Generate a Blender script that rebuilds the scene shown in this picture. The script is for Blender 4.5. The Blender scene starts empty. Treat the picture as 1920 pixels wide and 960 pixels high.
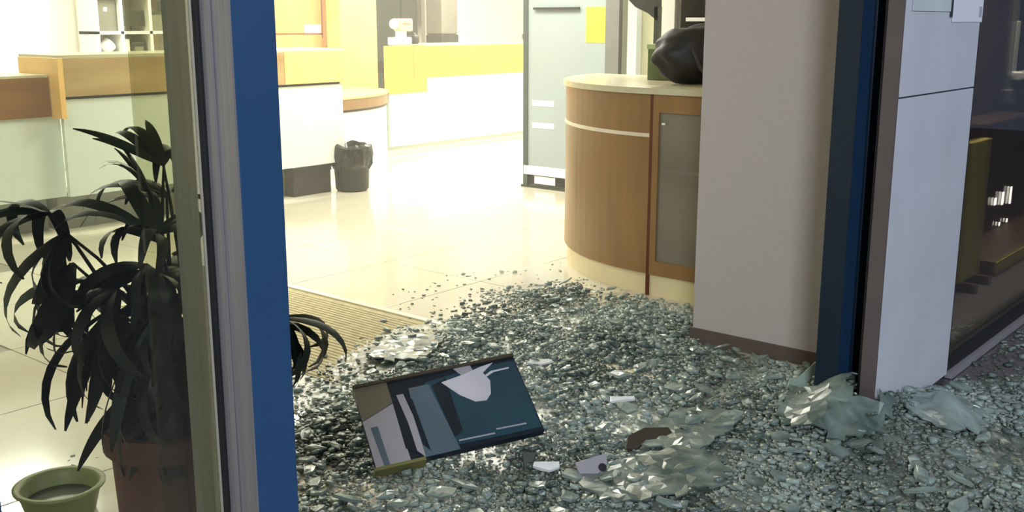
import bpy, bmesh, math, random
import numpy as np
from mathutils import Vector, Matrix, noise
C = bpy.context.scene.collection
rnd = random.Random(7)
PI = math.pi

# ---------------------------------------------------------------- camera, world, light, exposure
sc = bpy.context.scene
cd = bpy.data.cameras.new('camera'); cam = bpy.data.objects.new('camera', cd); C.objects.link(cam)
cam.location = (0, 0, 1.5); cam.rotation_euler = (math.radians(90) - math.atan(0.2234), 0, math.radians(-50))
cd.sensor_width = 36; cd.lens = 1970 / 1920 * 36; cd.clip_start = 0.05
sc.camera = cam
sc.cycles.volume_bounces = 2
sc.view_settings.view_transform = 'Standard'; sc.view_settings.look = 'None'
sc.view_settings.gamma = 1; sc.view_settings.use_curve_mapping = False
sc.view_settings.exposure = 0.0
w = bpy.data.worlds.new('night'); sc.world = w; w.use_nodes = True
w.node_tree.nodes['Background'].inputs[0].default_value = (0.42, 0.55, 0.85, 1)
w.node_tree.nodes['Background'].inputs[1].default_value = 0.16

def area(name, loc, size, power, col, rot=(0, 0, 0), sy=None):
    l = bpy.data.lights.new(name, 'AREA'); l.energy = power; l.color = col
    l.shape = 'RECTANGLE'; l.size = size; l.size_y = sy or size
    o = bpy.data.objects.new(name, l); C.objects.link(o); o.location = loc; o.rotation_euler = rot
    return o
def aim(o, tgt):
    d = Vector(tgt) - o.location; o.rotation_euler = d.to_track_quat('-Z', 'Y').to_euler()
WARM = (1, 0.985, 0.86)
for (x, y, p) in ((2.2, 6.2, 75), (6.0, 5.6, 190), (8.8, 5.2, 190), (3.8, 9.2, 190), (6.6, 9.0, 200), (9.8, 8.4, 240), (11.8, 5.6, 130)):
    area('ceiling_panel_light', (x, y, 2.86), 1.2, p * 0.74, WARM)
# street lighting behind the photographer
s = area('street_light', (-4.2, -3.2, 3.8), 1.4, 430, (0.83, 0.90, 1.0)); aim(s, (3.5, 1.4, 0.3))
s = area('street_light', (5.0, -5.0, 4.5), 0.6, 150, (0.83, 0.90, 1.0)); aim(s, (3.5, 1.4, 0.3))

# ---------------------------------------------------------------- helpers
def lin(c): return tuple(((v / 255) / 12.92 if v / 255 <= 0.04045 else ((v / 255 + 0.055) / 1.055) ** 2.4) for v in c)
MATS = {}
def mat(name, rgb, rough=0.5, metal=0.0, spec=0.5, var=0.08, scale=6, bump=0.0, stretch=(1, 1, 1), rgb2=None, trans=0, emit=None, alpha=1):
    if name in MATS: return MATS[name]
    m = bpy.data.materials.new(name); m.use_nodes = True; nt = m.node_tree; n = nt.nodes; L = nt.links
    b = n['Principled BSDF']
    b.inputs['Roughness'].default_value = rough; b.inputs['Metallic'].default_value = metal
    b.inputs['Specular IOR Level'].default_value = spec
    if trans: b.inputs['Transmission Weight'].default_value = trans
    tc = n.new('ShaderNodeTexCoord'); mp = n.new('ShaderNodeMapping'); mp.inputs['Scale'].default_value = stretch
    nz = n.new('ShaderNodeTexNoise'); nz.inputs['Scale'].default_value = scale; nz.inputs['Detail'].default_value = 5
    L.new(tc.outputs['Object'], mp.inputs[0]); L.new(mp.outputs[0], nz.inputs['Vector'])
    r = n.new('ShaderNodeValToRGB'); r.color_ramp.elements[0].position = 0.3; r.color_ramp.elements[1].position = 0.7
    c = lin(rgb); c2 = lin(rgb2) if rgb2 else None
    if c2: a, d = c, c2
    else: a = tuple(v * (1 - var) for v in c); d = tuple(min(1, v * (1 + var)) for v in c)
    r.color_ramp.elements[0].color = (*a, 1); r.color_ramp.elements[1].color = (*d, 1)
    L.new(nz.outputs[0], r.inputs[0]); L.new(r.outputs[0], b.inputs['Base Color'])
    if bump:
        bp = n.new('ShaderNodeBump'); bp.inputs['Strength'].default_value = bump; bp.inputs['Distance'].default_value = 0.01
        L.new(nz.outputs[0], bp.inputs['Height']); L.new(bp.outputs[0], b.inputs['Normal'])
    if emit:
        b.inputs['Emission Color'].default_value = (*lin(rgb), 1); b.inputs['Emission Strength'].default_value = emit
    MATS[name] = m; return m
def glass(name, tint, refl=1.0, rough=0.0):
    m = bpy.data.materials.new(name); m.use_nodes = True; nt = m.node_tree; n = nt.nodes; L = nt.links
    n.remove(n['Principled BSDF'])
    t = n.new('ShaderNodeBsdfTransparent'); t.inputs[0].default_value = (*tint, 1)
    g = n.new('ShaderNodeBsdfGlossy'); g.inputs['Roughness'].default_value = rough
    fr = n.new('ShaderNodeFresnel'); fr.inputs[0].default_value = 1.5
    mu = n.new('ShaderNodeMath'); mu.operation = 'MULTIPLY'; mu.inputs[1].default_value = refl
    mx = n.new('ShaderNodeMixShader'); L.new(fr.outputs[0], mu.inputs[0]); L.new(mu.outputs[0], mx.inputs[0])
    L.new(t.outputs[0], mx.inputs[1]); L.new(g.outputs[0], mx.inputs[2]); L.new(mx.outputs[0], n['Material Output'].inputs[0])
    MATS[name] = m; return m

def empty(name, loc=(0, 0, 0), rz=0):
    o = bpy.data.objects.new(name, None); C.objects.link(o); o.location = loc; o.rotation_euler = (0, 0, rz)
    o.empty_display_size = 0.1; return o
def tag(o, label, cat=None, group=None, kind=None):
    if label: o['label'] = label
    if cat: o['category'] = cat
    if group: o['group'] = group
    if kind: o['kind'] = kind
    return o
def thing(name, label, cat, loc=(0, 0, 0), rz=0, group=None): return tag(empty(name, loc, rz), label, cat, group)
def obj(name, bm, m, parent=None, smooth=False, label=None, kind=None, loc=None):
    me = bpy.data.meshes.new(name); bm.normal_update(); bm.to_mesh(me); bm.free()
    if smooth:
        for p in me.polygons: p.use_smooth = True
    for mm in (m if isinstance(m, (list, tuple)) else [m]): me.materials.append(mm)
    o = bpy.data.objects.new(name, me); C.objects.link(o)
    if parent: o.parent = parent
    if label: o['label'] = label
    if kind: o['kind'] = kind
    if loc: o.location = loc
    return o
def box(bm, x0, x1, y0, y1, z0, z1, bev=0.0, mi=0):
    r = bmesh.ops.create_cube(bm, size=1)
    vs = r['verts']
    for v in vs:
        v.co = Vector(((x0 + x1) / 2 + v.co.x * (x1 - x0), (y0 + y1) / 2 + v.co.y * (y1 - y0), (z0 + z1) / 2 + v.co.z * (z1 - z0)))
    fs = set(f for v in vs for f in v.link_faces)
    for f in fs: f.material_index = mi
    if bev:
        es = list(set(e for v in vs for e in v.link_edges))
        bmesh.ops.bevel(bm, geom=es, offset=bev, segments=2, affect='EDGES', profile=0.5)
    return bm
def B(*a, **k): return box(bmesh.new(), *a, **k)
def prism(bm, pts, z0, z1, mi=0):
    lo = [bm.verts.new((x, y, z0)) for x, y in pts]; hi = [bm.verts.new((x, y, z1)) for x, y in pts]
    fs = [bm.faces.new(lo[::-1]), bm.faces.new(hi)]
    n = len(pts)
    for i in range(n): fs.append(bm.faces.new((lo[i], lo[(i + 1) % n], hi[(i + 1) % n], hi[i])))
    for f in fs: f.material_index = mi
    return bm
def lathe(bm, prof, seg=28, c=(0, 0, 0), cap=True):
    rings = []
    for r, z in prof:
        rings.append([bm.verts.new((c[0] + r * math.cos(2 * PI * i / seg), c[1] + r * math.sin(2 * PI * i / seg), c[2] + z)) for i in range(seg)])
    for a, b in zip(rings, rings[1:]):
        for i in range(seg): bm.faces.new((a[i], a[(i + 1) % seg], b[(i + 1) % seg], b[i]))
    if cap: bm.faces.new(rings[0][::-1]); bm.faces.new(rings[-1])
    return bm
def tube(bm, pts, rad, seg=8):
    pts = [Vector(p) for p in pts]; rings = []
    rads = rad if isinstance(rad, (list, tuple)) else [rad] * len(pts)
    for i, p in enumerate(pts):
        d = (pts[min(i + 1, len(pts) - 1)] - pts[max(i - 1, 0)]).normalized()
        a = d.orthogonal().normalized() if i == 0 else (rings_a - d * rings_a.dot(d)).normalized()
        rings_a = a; b = d.cross(a)
        rings.append([bm.verts.new(p + (a * math.cos(2 * PI * k / seg) + b * math.sin(2 * PI * k / seg)) * rads[i]) for k in range(seg)])
    for a, b in zip(rings, rings[1:]):
        for i in range(seg): bm.faces.new((a[i], a[(i + 1) % seg], b[(i + 1) % seg], b[i]))
    bm.faces.new(rings[0][::-1]); bm.faces.new(rings[-1]); return bm

# ---------------------------------------------------------------- materials
M_wall = mat('white_wall_paint', (228, 226, 220), 0.7, var=0.03)
M_beige = mat('beige_wall_paint', (190, 181, 175), 0.6, var=0.03, bump=0.05, scale=40)
M_clad = mat('white_cladding', (214, 216, 224), 0.35, var=0.05, scale=3)
M_tile = mat('cream_floor_tile', (204, 198, 178), 0.13, spec=0.7, var=0.03, scale=2)
M_grout = mat('tile_joint', (150, 145, 130), 0.8)
M_pave = mat('dark_paving', (92, 88, 92), 0.55, var=0.2, scale=14, bump=0.3)
M_blue = mat('blue_coating', (42, 79, 118), 0.35, var=0.06, scale=4)
M_steel = mat('brushed_steel', (168, 164, 164), 0.3, metal=0.55, var=0.12, scale=5, stretch=(30, 30, 0.4))
M_steel_dull = mat('dull_aluminium', (186, 182, 168), 0.45, metal=0.2, var=0.1, scale=5, stretch=(20, 20, 0.4))
M_rubber = mat('black_rubber', (26, 27, 29), 0.6)
M_dark = mat('dark_plastic', (38, 38, 34), 0.45)
M_black = mat('black_plastic', (16, 16, 15), 0.5)
M_wood = mat('brown_laminate', (132, 100, 60), 0.35, scale=3, stretch=(3, 3, 0.6), rgb2=(148, 112, 68))
M_woodd = mat('orange_brown_laminate', (122, 80, 44), 0.35, scale=3, stretch=(0.6, 1, 4), rgb2=(142, 96, 50))
M_band = mat('golden_wood_band', (158, 126, 78), 0.35, scale=2, stretch=(0.5, 1, 4), rgb2=(186, 158, 110))
M_pale_wood = mat('pale_birch', (234, 186, 112), 0.4, scale=3, stretch=(3, 3, 0.5), rgb2=(240, 198, 126))
M_peach = mat('peach_wood_veneer', (206, 148, 88), 0.45, scale=2, stretch=(3, 3, 0.5), rgb2=(218, 166, 106))
M_yelgreen = mat('yellow_green_laminate', (216, 220, 72), 0.4, var=0.04)
M_yelwood = mat('yellow_wood', (240, 178, 78), 0.4, var=0.04)
M_panel = mat('white_front_panel', (214, 222, 214), 0.4, var=0.02)
M_redgap = mat('red_brown_edge', (92, 42, 16), 0.5)
M_cream = mat('cream_plinth', (222, 208, 164), 0.45, var=0.04)
M_top = mat('pale_stone_top', (196, 190, 160), 0.25, var=0.06)
M_greyglass = mat('frosted_grey_glass', (150, 160, 160), 0.3, var=0.04, scale=1.5)
M_smoked = mat('smoked_grey_glass', (124, 118, 102), 0.15, var=0.15, scale=2)
M_white = mat('white_plastic', (236, 234, 230), 0.4, var=0.02)
M_grey = mat('warm_grey_plastic', (116, 112, 100), 0.5)
M_greyd = mat('dark_grey_green', (48, 54, 44), 0.35)
M_yellow = mat('yellow_paper', (244, 246, 60), 0.5, var=0.03)
M_green = mat('dull_green_card', (98, 112, 66), 0.6)
M_bag = mat('black_nylon', (14, 12, 14), 0.55, bump=0.4, scale=12)
M_binbag = mat('black_bin_liner', (12, 16, 14), 0.25, bump=0.8, scale=14)
M_pot = mat('terracotta', (118, 82, 68), 0.7, var=0.12, scale=9)
M_soil = mat('potting_soil', (40, 30, 22), 0.9, bump=0.6, scale=60)
M_leaf = mat('dark_palm_leaf', (22, 34, 16), 0.5, rgb2=(32, 46, 24), scale=9)
M_stem = mat('palm_stem', (52, 48, 30), 0.8)
M_mat = mat('ribbed_door_mat', (188, 178, 140), 0.9, var=0.15, scale=20)
M_bucket = mat('yellow_green_plastic', (122, 126, 74), 0.5)
M_paper = mat('white_paper', (238, 240, 248), 0.6, var=0.01)
M_ink = mat('grey_print', (176, 180, 192), 0.7)
M_greenpaper = mat('pale_green_paper', (206, 218, 214), 0.6)
M_teal = mat('dark_teal_print', (30, 62, 78), 0.25, rgb2=(38, 76, 88), scale=3)
M_navy = mat('navy_print', (20, 32, 46), 0.3)
M_slate = mat('slate_blue_print', (92, 106, 120), 0.3, rgb2=(78, 98, 108), scale=5)
M_lilac = mat('lilac_grey_print', (166, 162, 168), 0.35)
M_brownedge = mat('brown_edge', (70, 62, 50), 0.5)
M_orange = mat('pale_orange_plastic', (244, 190, 150), 0.4)
M_red = mat('red_line', (226, 120, 90), 0.5)
M_olive = mat('olive_yellow_board', (190, 176, 84), 0.6)
M_brown = mat('dark_brown_wood', (84, 62, 42), 0.5)
G_side = glass('sidelight_glass', (0.90, 0.925, 0.88), 0.8)
G_leaf = glass('tinted_leaf_glass', (0.80, 0.80, 0.70), 0.9)
G_shop = glass('shop_window_glass', (0.85, 0.86, 0.85), 0.8)
M_glow = mat('blob_glow', (255, 250, 235), 0.4, emit=9)  # glow for the imitated light blobs in the shop window

def shard_mat(name, lo, hi, trans, rough):
    m = bpy.data.materials.new(name); m.use_nodes = True; nt = m.node_tree; n = nt.nodes; L = nt.links
    b = n['Principled BSDF']; b.inputs['Roughness'].default_value = rough
    b.inputs['Transmission Weight'].default_value = trans; b.inputs['IOR'].default_value = 1.5
    b.inputs['Specular IOR Level'].default_value = 0.55
    at = n.new('ShaderNodeAttribute'); at.attribute_name = 'tone'
    oi = n.new('ShaderNodeObjectInfo')
    ad = n.new('ShaderNodeMath'); ad.operation = 'ADD'
    mu = n.new('ShaderNodeMath'); mu.operation = 'MULTIPLY'; mu.inputs[1].default_value = 0.12
    L.new(oi.outputs['Random'], mu.inputs[0]); L.new(at.outputs['Fac'], ad.inputs[0]); L.new(mu.outputs[0], ad.inputs[1])
    r = n.new('ShaderNodeValToRGB'); r.color_ramp.elements[0].position = 0.15; r.color_ramp.elements[1].position = 1.0
    r.color_ramp.elements[0].color = (*lin(lo), 1); r.color_ramp.elements[1].color = (*lin(hi), 1)
    L.new(ad.outputs[0], r.inputs[0]); L.new(r.outputs[0], b.inputs['Base Color'])
    return m
M_crumb = shard_mat('crushed_safety_glass', (102, 112, 101), (204, 214, 202), 0.08, 0.3)
M_shard = shard_mat('cracked_glass_plate', (86, 102, 94), (190, 206, 196), 0.1, 0.27)

# ================================================================ THE SETTING
X0, X1, Y0, Y1, ZC = -1.5, 13.6, 1.62, 10.6, 2.9
fl = tag(empty('floor'), None, kind='structure')
obj('slab', B(X0, X1, Y0, Y1 + 0.1, -0.12, -0.006), M_grout, fl)
tbm = B(0, 0.795, 0, 0.795, -0.02, 0.0, bev=0.002); tmesh = None
k = 0
for i in range(18):
    for j in range(12):
        x = 1.3 + 0.8 * (i - 2); y = Y0 + 0.8 * j
        if x > X1 - 0.7 or y > Y1 - 0.7: continue
        if x < 3.6 * (y / 7) - 1.0: continue
        if tmesh is None: t = obj('tile', tbm, M_tile, fl, loc=(x, y, 0)); tmesh = t.data
        else: t = bpy.data.objects.new('tile', tmesh); C.objects.link(t); t.parent = fl; t.location = (x, y, 0)
gp = obj('ground', B(-8, 16, -14, Y0 - 0.002, -0.14, -0.005), M_pave); gp['kind'] = 'structure'
def struct(name, bm, m): o = obj(name, bm, m); o['kind'] = 'structure'; return o
struct('ceiling', B(X0, X1, Y0, Y1 + 0.1, ZC, ZC + 0.15), M_wall)
struct('wall_back', B(X0, X1, Y1, Y1 + 0.15, 0, ZC), M_wall)
struct('wall_left', B(X0 - 0.15, X0, Y0, Y1 + 0.15, 0, ZC), M_wall)
struct('wall_right', B(X1, X1 + 0.15, 1.4, Y1 + 0.15, 0, ZC), M_wall)
# facade above the doorway and left of the side light
struct('wall_front', B(-4, 4.02, 1.55, 1.8, 2.35, 3.6), M_clad)
struct('wall_front_corner', B(-4, 0.0, 1.55, 1.8, 0, 2.35), M_clad)
# beige wall inside the entrance
struct('wall_entrance', B(4.27, 4.80, 1.64, 2.45, 0, ZC), M_beige)
struct('baseboard_entrance', B(4.258, 4.80, 1.64, 2.46, 0, 0.068), mat('grey_brown_skirting', (96, 82, 74), 0.6))
struct('wall_partition', B(4.80, X1, 2.35, 2.45, 0, ZC), M_beige)
# white pillar of the facade, clad in panels
pil = tag(empty('wall_pillar', (3.65, 1.33, 0)), None, kind='structure')
obj('core', B(0.02, 0.84, 0.02, 0.07, 0, 3.6), M_rubber, pil)
obj('core', B(0.42, 0.84, 0.07, 0.29, 0, 3.6), M_rubber, pil)
for a, b in ((0.02, 1.236), (1.242, 2.45), (2.456, 3.6)):
    obj('cladding_panel', B(0.012, 0.84, 0, 0.02, a, b, bev=0.002), M_clad, pil)
obj('edge_trim', B(0, 0.012, 0, 0.055, 0, 3.6), mat('brown_grey_trim', (104, 94, 90), 0.45), pil, label='dull metal edge trim')
# notices on the pillar
nt = thing('paper_notice', 'white paper notice with faint grey lines taped high on the white pillar', 'notice', (4.14, 1.328, 1.497))
obj('sheet', B(0, 0.36, -0.002, 0, 0, 0.5), M_paper, nt)
for i, z in enumerate((0.12, 0.185, 0.25, 0.31, 0.37)):
    bm = bmesh.new()
    x = 0.05
    while x < 0.27:
        wd = rnd.uniform(0.02, 0.06); box(bm, x, x + wd, -0.003, -0.002, z, z + 0.018); x += wd + 0.012
    obj('print_line', bm, M_ink, nt)
obj('tape', B(0.31, 0.345, -0.004, -0.002, 0.02, 0.06), M_ink, nt, label='grey tape corner')
n2 = thing('paper_notice', 'pale green sheet beside the white notice at the top of the pillar', 'notice', (3.72, 1.328, 1.535))
obj('sheet', B(0, 0.40, -0.002, 0, 0, 0.45), M_greenpaper, n2)
obj('dark_edge', B(0.395, 0.408, -0.006, 0, -0.02, 0.45), M_greyd, n2)
# doorway frames: blue posts with steel sides
def post(name, label, x0, x1, z1=2.35, side='left'):
    t = thing(name, label, 'door frame', (x0, 1.55, 0))
    W = x1 - x0
    obj('front_cover', B(0.004, W, 0, 0.03, 0, z1, bev=0.003), M_blue, t, label='blue coated front')
    return t
p = post('door_post', 'blue and steel door post standing in front of the potted palm', 1.097, 1.195)
obj('side_plate', B(0, 0.004, 0.0, 0.095, 0, 2.35), M_steel, p)
obj('core', B(0.004, 0.09, 0.03, 0.10, 0, 2.35), M_steel_dull, p)
obj('bead', B(-0.008, 0.0, 0.085, 0.10, 0, 2.35, bev=0.002), M_rubber, p)
obj('bead', B(-0.006, 0.0, 0.05, 0.062, 0, 2.35, bev=0.002), M_steel, p)
obj('leaf_stile', B(-0.004, 0.07, 0.105, 0.20, 0.0, 2.3), M_steel_dull, p)
p = post('door_post', 'dark blue door post between the beige wall and the white pillar', 3.72, 3.93)
p.location.y = 1.50
bm = B(0.0, 0.004, 0.0, 0.09, 0, 2.35); obj('side_plate', bm, mat('shaded_blue_coating', (16, 38, 54), 0.4), p)  # shade on the inward side painted as a darker blue
obj('front_rib', B(0.105, 0.125, -0.012, 0.0, 0, 2.35, bev=0.003), mat('shaded_blue_coating', (14, 34, 52)), p)  # rib shares the darker blue of the shaded side
obj('core', B(0.004, 0.20, 0.03, 0.09, 0, 2.35), M_rubber, p)
p = post('window_post', 'narrow blue post at the far left edge of the side window', 0.50, 0.635)
obj('core', B(0.004, 0.13, 0.03, 0.10, 0, 2.35), M_steel_dull, p)
h = thing('door_header', 'blue header box over the open doorway', 'door header', (1.0, 1.5, 2.2))
obj('cover', B(-1.0, 3.0, 0, 0.25, 0, 0.14, bev=0.01), M_blue, h)
wn = tag(empty('window_1', (0.635, 1.66, 0)), None, kind='structure')
obj('pane', B(0, 0.455, 0, 0.008, 0.05, 2.2), G_side, wn)
obj('sill', B(0, 0.455, -0.02, 0.03, 0.0, 0.05), M_steel_dull, wn)
wl = thing('sliding_door_leaf', 'tinted glass door leaf parked behind the side window', 'door', (1.035, 1.765, 0.01))
obj('pane', B(0, 0.13, 0, 0.01, 0.06, 2.1), G_leaf, wl)
obj('rail', B(0, 0.12, -0.01, 0.02, 0.0, 0.06), M_steel_dull, wl)

# right shop window with the dim room behind
w2 = tag(empty('window_2', (4.50, 1.34, 0)), None, kind='structure')
obj('frame', B(-0.02, 0.03, 0, 0.06, 0.0, 3.2), M_rubber, w2)
obj('frame', B(0.03, 4.0, 0, 0.06, 0.02, 0.10), M_rubber, w2)
obj('sill', B(0.0, 4.0, -0.03, 0.0, 0.0, 0.022), mat('grey_sill', (150, 148, 150), 0.4), w2)
obj('pane', B(0.03, 4.0, 0.02, 0.03, 0.10, 3.2), G_shop, w2)
struct('floor_side_room', B(4.5, X1, 1.4, 2.35, -0.02, 0.012), M_pave)
struct('ceiling_side_room', B(4.5, X1, 1.36, 2.35, 2.9, 3.0), M_brown)
struct('trim_1', B(4.81, 13, 2.335, 2.35, 0.012, 2.9), M_brown)
sp = thing('display_board', 'olive yellow upright board standing behind the dark shop window', 'board', (5.99, 1.75, 0.012))
obj('board', B(0, 0.35, 0, 0.04, 0.05, 0.84, bev=0.004), M_olive, sp)
for x in (0.03, 0.28): obj('foot', B(x, x + 0.04, -0.08, 0.12, 0, 0.05), M_brown, sp)
lp = thing('low_platform', 'low dark platform with a paler front strip behind the shop window', 'platform', (6.5, 1.70, 0.012))
obj('deck', B(0, 4.0, 0.01, 0.6, 0, 0.09), M_brown, lp); obj('front_strip', B(0, 4.0, 0, 0.01, 0.02, 0.09), M_olive, lp)
wu = thing('glow_unit', 'dark made-up unit with glowing slots and dots imitating light blobs behind the shop window', 'made-up unit', (7.2, 2.02, 0.102))  # invented unit; slots and dots imitate light blobs in the window glass
obj('housing', B(0, 1.1, 0, 0.25, 0, 0.75, bev=0.01), M_brown, wu)
for k_, (x, hh) in enumerate(((0.30, 0.05), (0.47, 0.09), (0.66, 0.12))): obj('glow_slot', B(x, x + 0.045, -0.004, 0.0, 0.20 - hh / 2, 0.20 + hh / 2), M_glow, wu)
for x, z in ((0.46, -0.02 + 0.03), (0.64, 0.01)): obj('glow_dot', B(x, x + 0.03, -0.004, 0, z, z + 0.025), M_glow, wu)
ws = thing('streak_rod', 'thin white made-up rod with knobs imitating light streaks behind the shop window', 'rod', (7.15, 1.9, 0.102))  # rod added to imitate white light streaks in the window glass
obj('pole', B(0, 0.05, 0, 0.03, 0.95, 2.79, bev=0.004), M_grey, ws); obj('tube', B(0.0, 0.06, -0.012, 0.0, 1.06, 1.40, bev=0.004), M_white, ws)
for x in (0.05, 0.26): obj('knob', lathe(bmesh.new(), [(0.01, 0), (0.03, 0.01), (0.03, 0.05), (0.01, 0.06)], 10), M_white, ws, loc=(x, -0.03, 1.03))
obj('lower_clip', B(-0.02, 0.10, -0.02, 0.03, 0.88, 0.98, bev=0.01), M_grey, ws)
area('side_room_fill', (7.0, 1.75, 2.85), 0.6, 130, (1, 0.88, 0.68))  # added fill to brighten the dim room, no visible source

# ================================================================ COUNTERS AND BACK OFFICE
# long service counter, seen through side window and doorway
ct = thing('service_counter', 'long white service counter with golden wood band behind the plant', 'counter', (3.65, 7.2, 0))
obj('front_panel', B(0.02, 0.98, 0.01, 0.05, 0.27, 0.96), M_panel, ct)
obj('front_panel', B(0.984, 1.78, 0.01, 0.05, 0.27, 0.96), M_panel, ct)
obj('front_panel', B(1.784, 2.60, 0.01, 0.05, 0.27, 0.96), M_panel, ct)
obj('shadow_gap', B(0.0, 2.58, 0.02, 0.05, 0.955, 0.985), M_dark, ct)
obj('wood_band', B(0.03, 1.95, -0.02, 0.03, 0.98, 1.245, bev=0.003), M_band, ct)
obj('wood_band', B(1.953, 2.60, -0.02, 0.03, 0.98, 1.245, bev=0.003), M_pale_wood, ct, label='wood band section painted paler for its stronger light')  # same band; its stronger light is painted in as paler wood
obj('end_board', B(-0.01, 0.03, -0.03, 0.55, 0.83, 1.25, bev=0.003), M_pale_wood, ct)
obj('counter_top', B(0.0, 2.60, -0.02, 0.55, 1.245, 1.27, bev=0.003), M_top, ct)
obj('plinth', B(0.02, 2.55, 0.22, 0.5, 0, 0.27), mat('grey_green_plinth', (120, 122, 110), 0.6), ct)
obj('end_panel', B(2.58, 2.60, 0.05, 0.5, 0.27, 1.24), M_panel, ct)
lc = thing('low_counter', 'lower counter with orange brown band at the left end of the service counter', 'counter', (0.2, 7.3, 0))
obj('wood_band', B(0, 3.43, 0.0, 0.04, 0.84, 1.115, bev=0.003), M_woodd, lc)
for a, b_ in ((0, 1.145), (1.15, 2.295), (2.3, 3.50)): obj('front_panel', B(a + 0.003, b_, 0.02, 0.05, 0.26, 0.84), M_panel, lc)
obj('counter_top', B(0, 3.43, 0, 0.5, 1.115, 1.135, bev=0.003), M_top, lc)
obj('plinth', B(0, 3.43, 0.2, 0.45, 0, 0.26), mat('grey_green_plinth', (0, 0, 0)), lc)
# curved desk behind
dk = thing('curved_desk', 'curved wooden desk beyond the end of the service counter', 'desk', (6.3, 8.0, 0))
def arc(cx, cy, r, a0, a1, n): return [(cx + r * math.cos(a0 + (a1 - a0) * i / n), cy + r * math.sin(a0 + (a1 - a0) * i / n)) for i in range(n + 1)]
def ell(x0, x1, y, d, n=18): # bulging front curve
    return [(x0 + (x1 - x0) * i / n, y - d * math.sin(PI * min(1, (0.5 + 0.5 * (1 - i / n)))) ) for i in range(n + 1)]
front = [(0.2 + 1.75 * i / 20, 0.0 + 0.75 * (i / 20) ** 3) for i in range(21)]
obj('desk_top', prism(bmesh.new(), front + [(1.95, 1.2), (0.2, 1.2)], 0.74, 0.76), M_pale_wood, dk)
obj('wood_band', prism(bmesh.new(), [(a + 0.0, b + 0.012) for a, b in front] + [(1.9, 1.1), (0.2, 1.1)], 0.635, 0.74), M_wood, dk)
obj('shadow_gap', prism(bmesh.new(), [(a, b + 0.03) for a, b in front] + [(1.9, 1.1), (0.2, 1.1)], 0.61, 0.635), M_dark, dk)
obj('front_panel', prism(bmesh.new(), [(a, b + 0.04) for a, b in front] + [(1.9, 1.1), (0.2, 1.1)], 0.0, 0.61), M_panel, dk)
# yellow-green counter
yc = thing('service_counter', 'far white counter with yellow green band beside the glass display cabinet', 'counter', (8.25, 8.75, 0))
obj('end_block', B(0, 0.62, -0.02, 0.05, 0.70, 1.23, bev=0.004), M_yelwood, yc)
obj('end_line', B(0.40, 0.405, -0.023, -0.02, 0.86, 1.2), M_red, yc, label='thin red joint line')
obj('wood_band', B(0.62, 2.9, -0.01, 0.04, 0.86, 1.22, bev=0.003), M_yelgreen, yc)
for a in (0.02, 0.98, 1.94): obj('front_panel', B(a, a + 0.955, 0.0, 0.04, 0.1, 0.86), M_panel, yc)
obj('counter_top', B(0.62, 2.9, -0.01, 0.55, 1.22, 1.24), M_top, yc)
obj('plinth', B(0.02, 2.9, 0.06, 0.5, 0, 0.1), M_panel, yc)
# small device on its end
dv = thing('desk_dispenser', 'small white device with pale orange head on the yellow counter end', 'device', (8.72, 9.0, 1.23))
obj('base', B(-0.16, 0.12, -0.06, 0.06, 0, 0.09, bev=0.012), M_white, dv)
obj('neck', B(-0.06, 0.06, -0.03, 0.03, 0.085, 0.16), M_white, dv)
obj('head', B(-0.07, 0.15, -0.05, 0.05, 0.155, 0.30, bev=0.015), M_orange, dv)
obj('stripe', B(-0.01, 0.11, -0.053, -0.049, 0.235, 0.25), M_red, dv)
bm = lathe(bmesh.new(), [(0.02, -0.045), (0.055, -0.03), (0.062, 0), (0.055, 0.03), (0.02, 0.045)], 16)
bm.transform(Matrix.Translation((-0.1, 0, 0.24)) @ Matrix.Rotation(PI / 2, 4, 'X')); obj('dial', bm, M_white, dv, smooth=True)
dv = thing('black_speaker', 'small black round desk object beside the orange headed device', 'speaker', (8.98, 9.05, 1.23))
obj('body', lathe(bmesh.new(), [(0.045, 0), (0.06, 0.03), (0.06, 0.09), (0.035, 0.12)], 16), M_black, dv, smooth=True)
obj('cap', lathe(bmesh.new(), [(0.02, 0.12), (0.03, 0.125), (0.02, 0.135)], 12), M_dark, dv)
# grey tower on the counter
tw = thing('grey_tower', 'tall grey unit with dark base behind the yellow green counter', 'cabinet', (10.2, 9.75, 0))
obj('body', B(0, 0.30, 0, 0.3, 1.33, 2.2, bev=0.02), M_grey, tw)
obj('base', B(-0.01, 0.31, -0.01, 0.3, 0.0, 1.33, bev=0.02), M_dark, tw)
# black knob hook
kb = thing('desk_bell', 'small round black object on the far counter beside the display cabinet', 'desk bell', (11.05, 9.0, 1.24))
obj('dome', lathe(bmesh.new(), [(0.04, 0), (0.07, 0.03), (0.075, 0.08), (0.05, 0.12), (0.02, 0.13)], 16), M_dark, kb, smooth=True)
# back wall joinery
ph = thing('wood_cabinet', 'peach wood wall cabinet with framed door behind the service counter', 'cabinet', (7.6, 10.25, 0))
obj('carcass', B(0, 1.28, 0.03, 0.34, 0, 2.3), M_peach, ph)
obj('door', B(0.02, 0.99, 0.0, 0.028, 1.36, 2.28, bev=0.004), M_peach, ph)
obj('door', B(0.02, 0.99, 0.0, 0.028, 0.02, 1.34, bev=0.004), M_peach, ph)
obj('shadow_gap', B(0.995, 1.015, 0.01, 0.03, 1.3, 2.28), mat('purple_brown_gap', (110, 70, 80), 0.5), ph)
obj('side_strip', B(1.07, 1.27, -0.005, 0.03, 1.2, 2.28), M_band, ph)
obj('label_plate', B(0.72, 0.97, -0.006, 0.0, 1.36, 1.46), M_white, ph)
cl = thing('wood_column', 'pale wood column between the peach cabinet and the glass door', 'column', (8.68, 10.0, 0))
obj('front_panel', B(0, 0.59, 0, 0.03, 0.05, 2.5, bev=0.004), M_pale_wood, cl)
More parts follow.
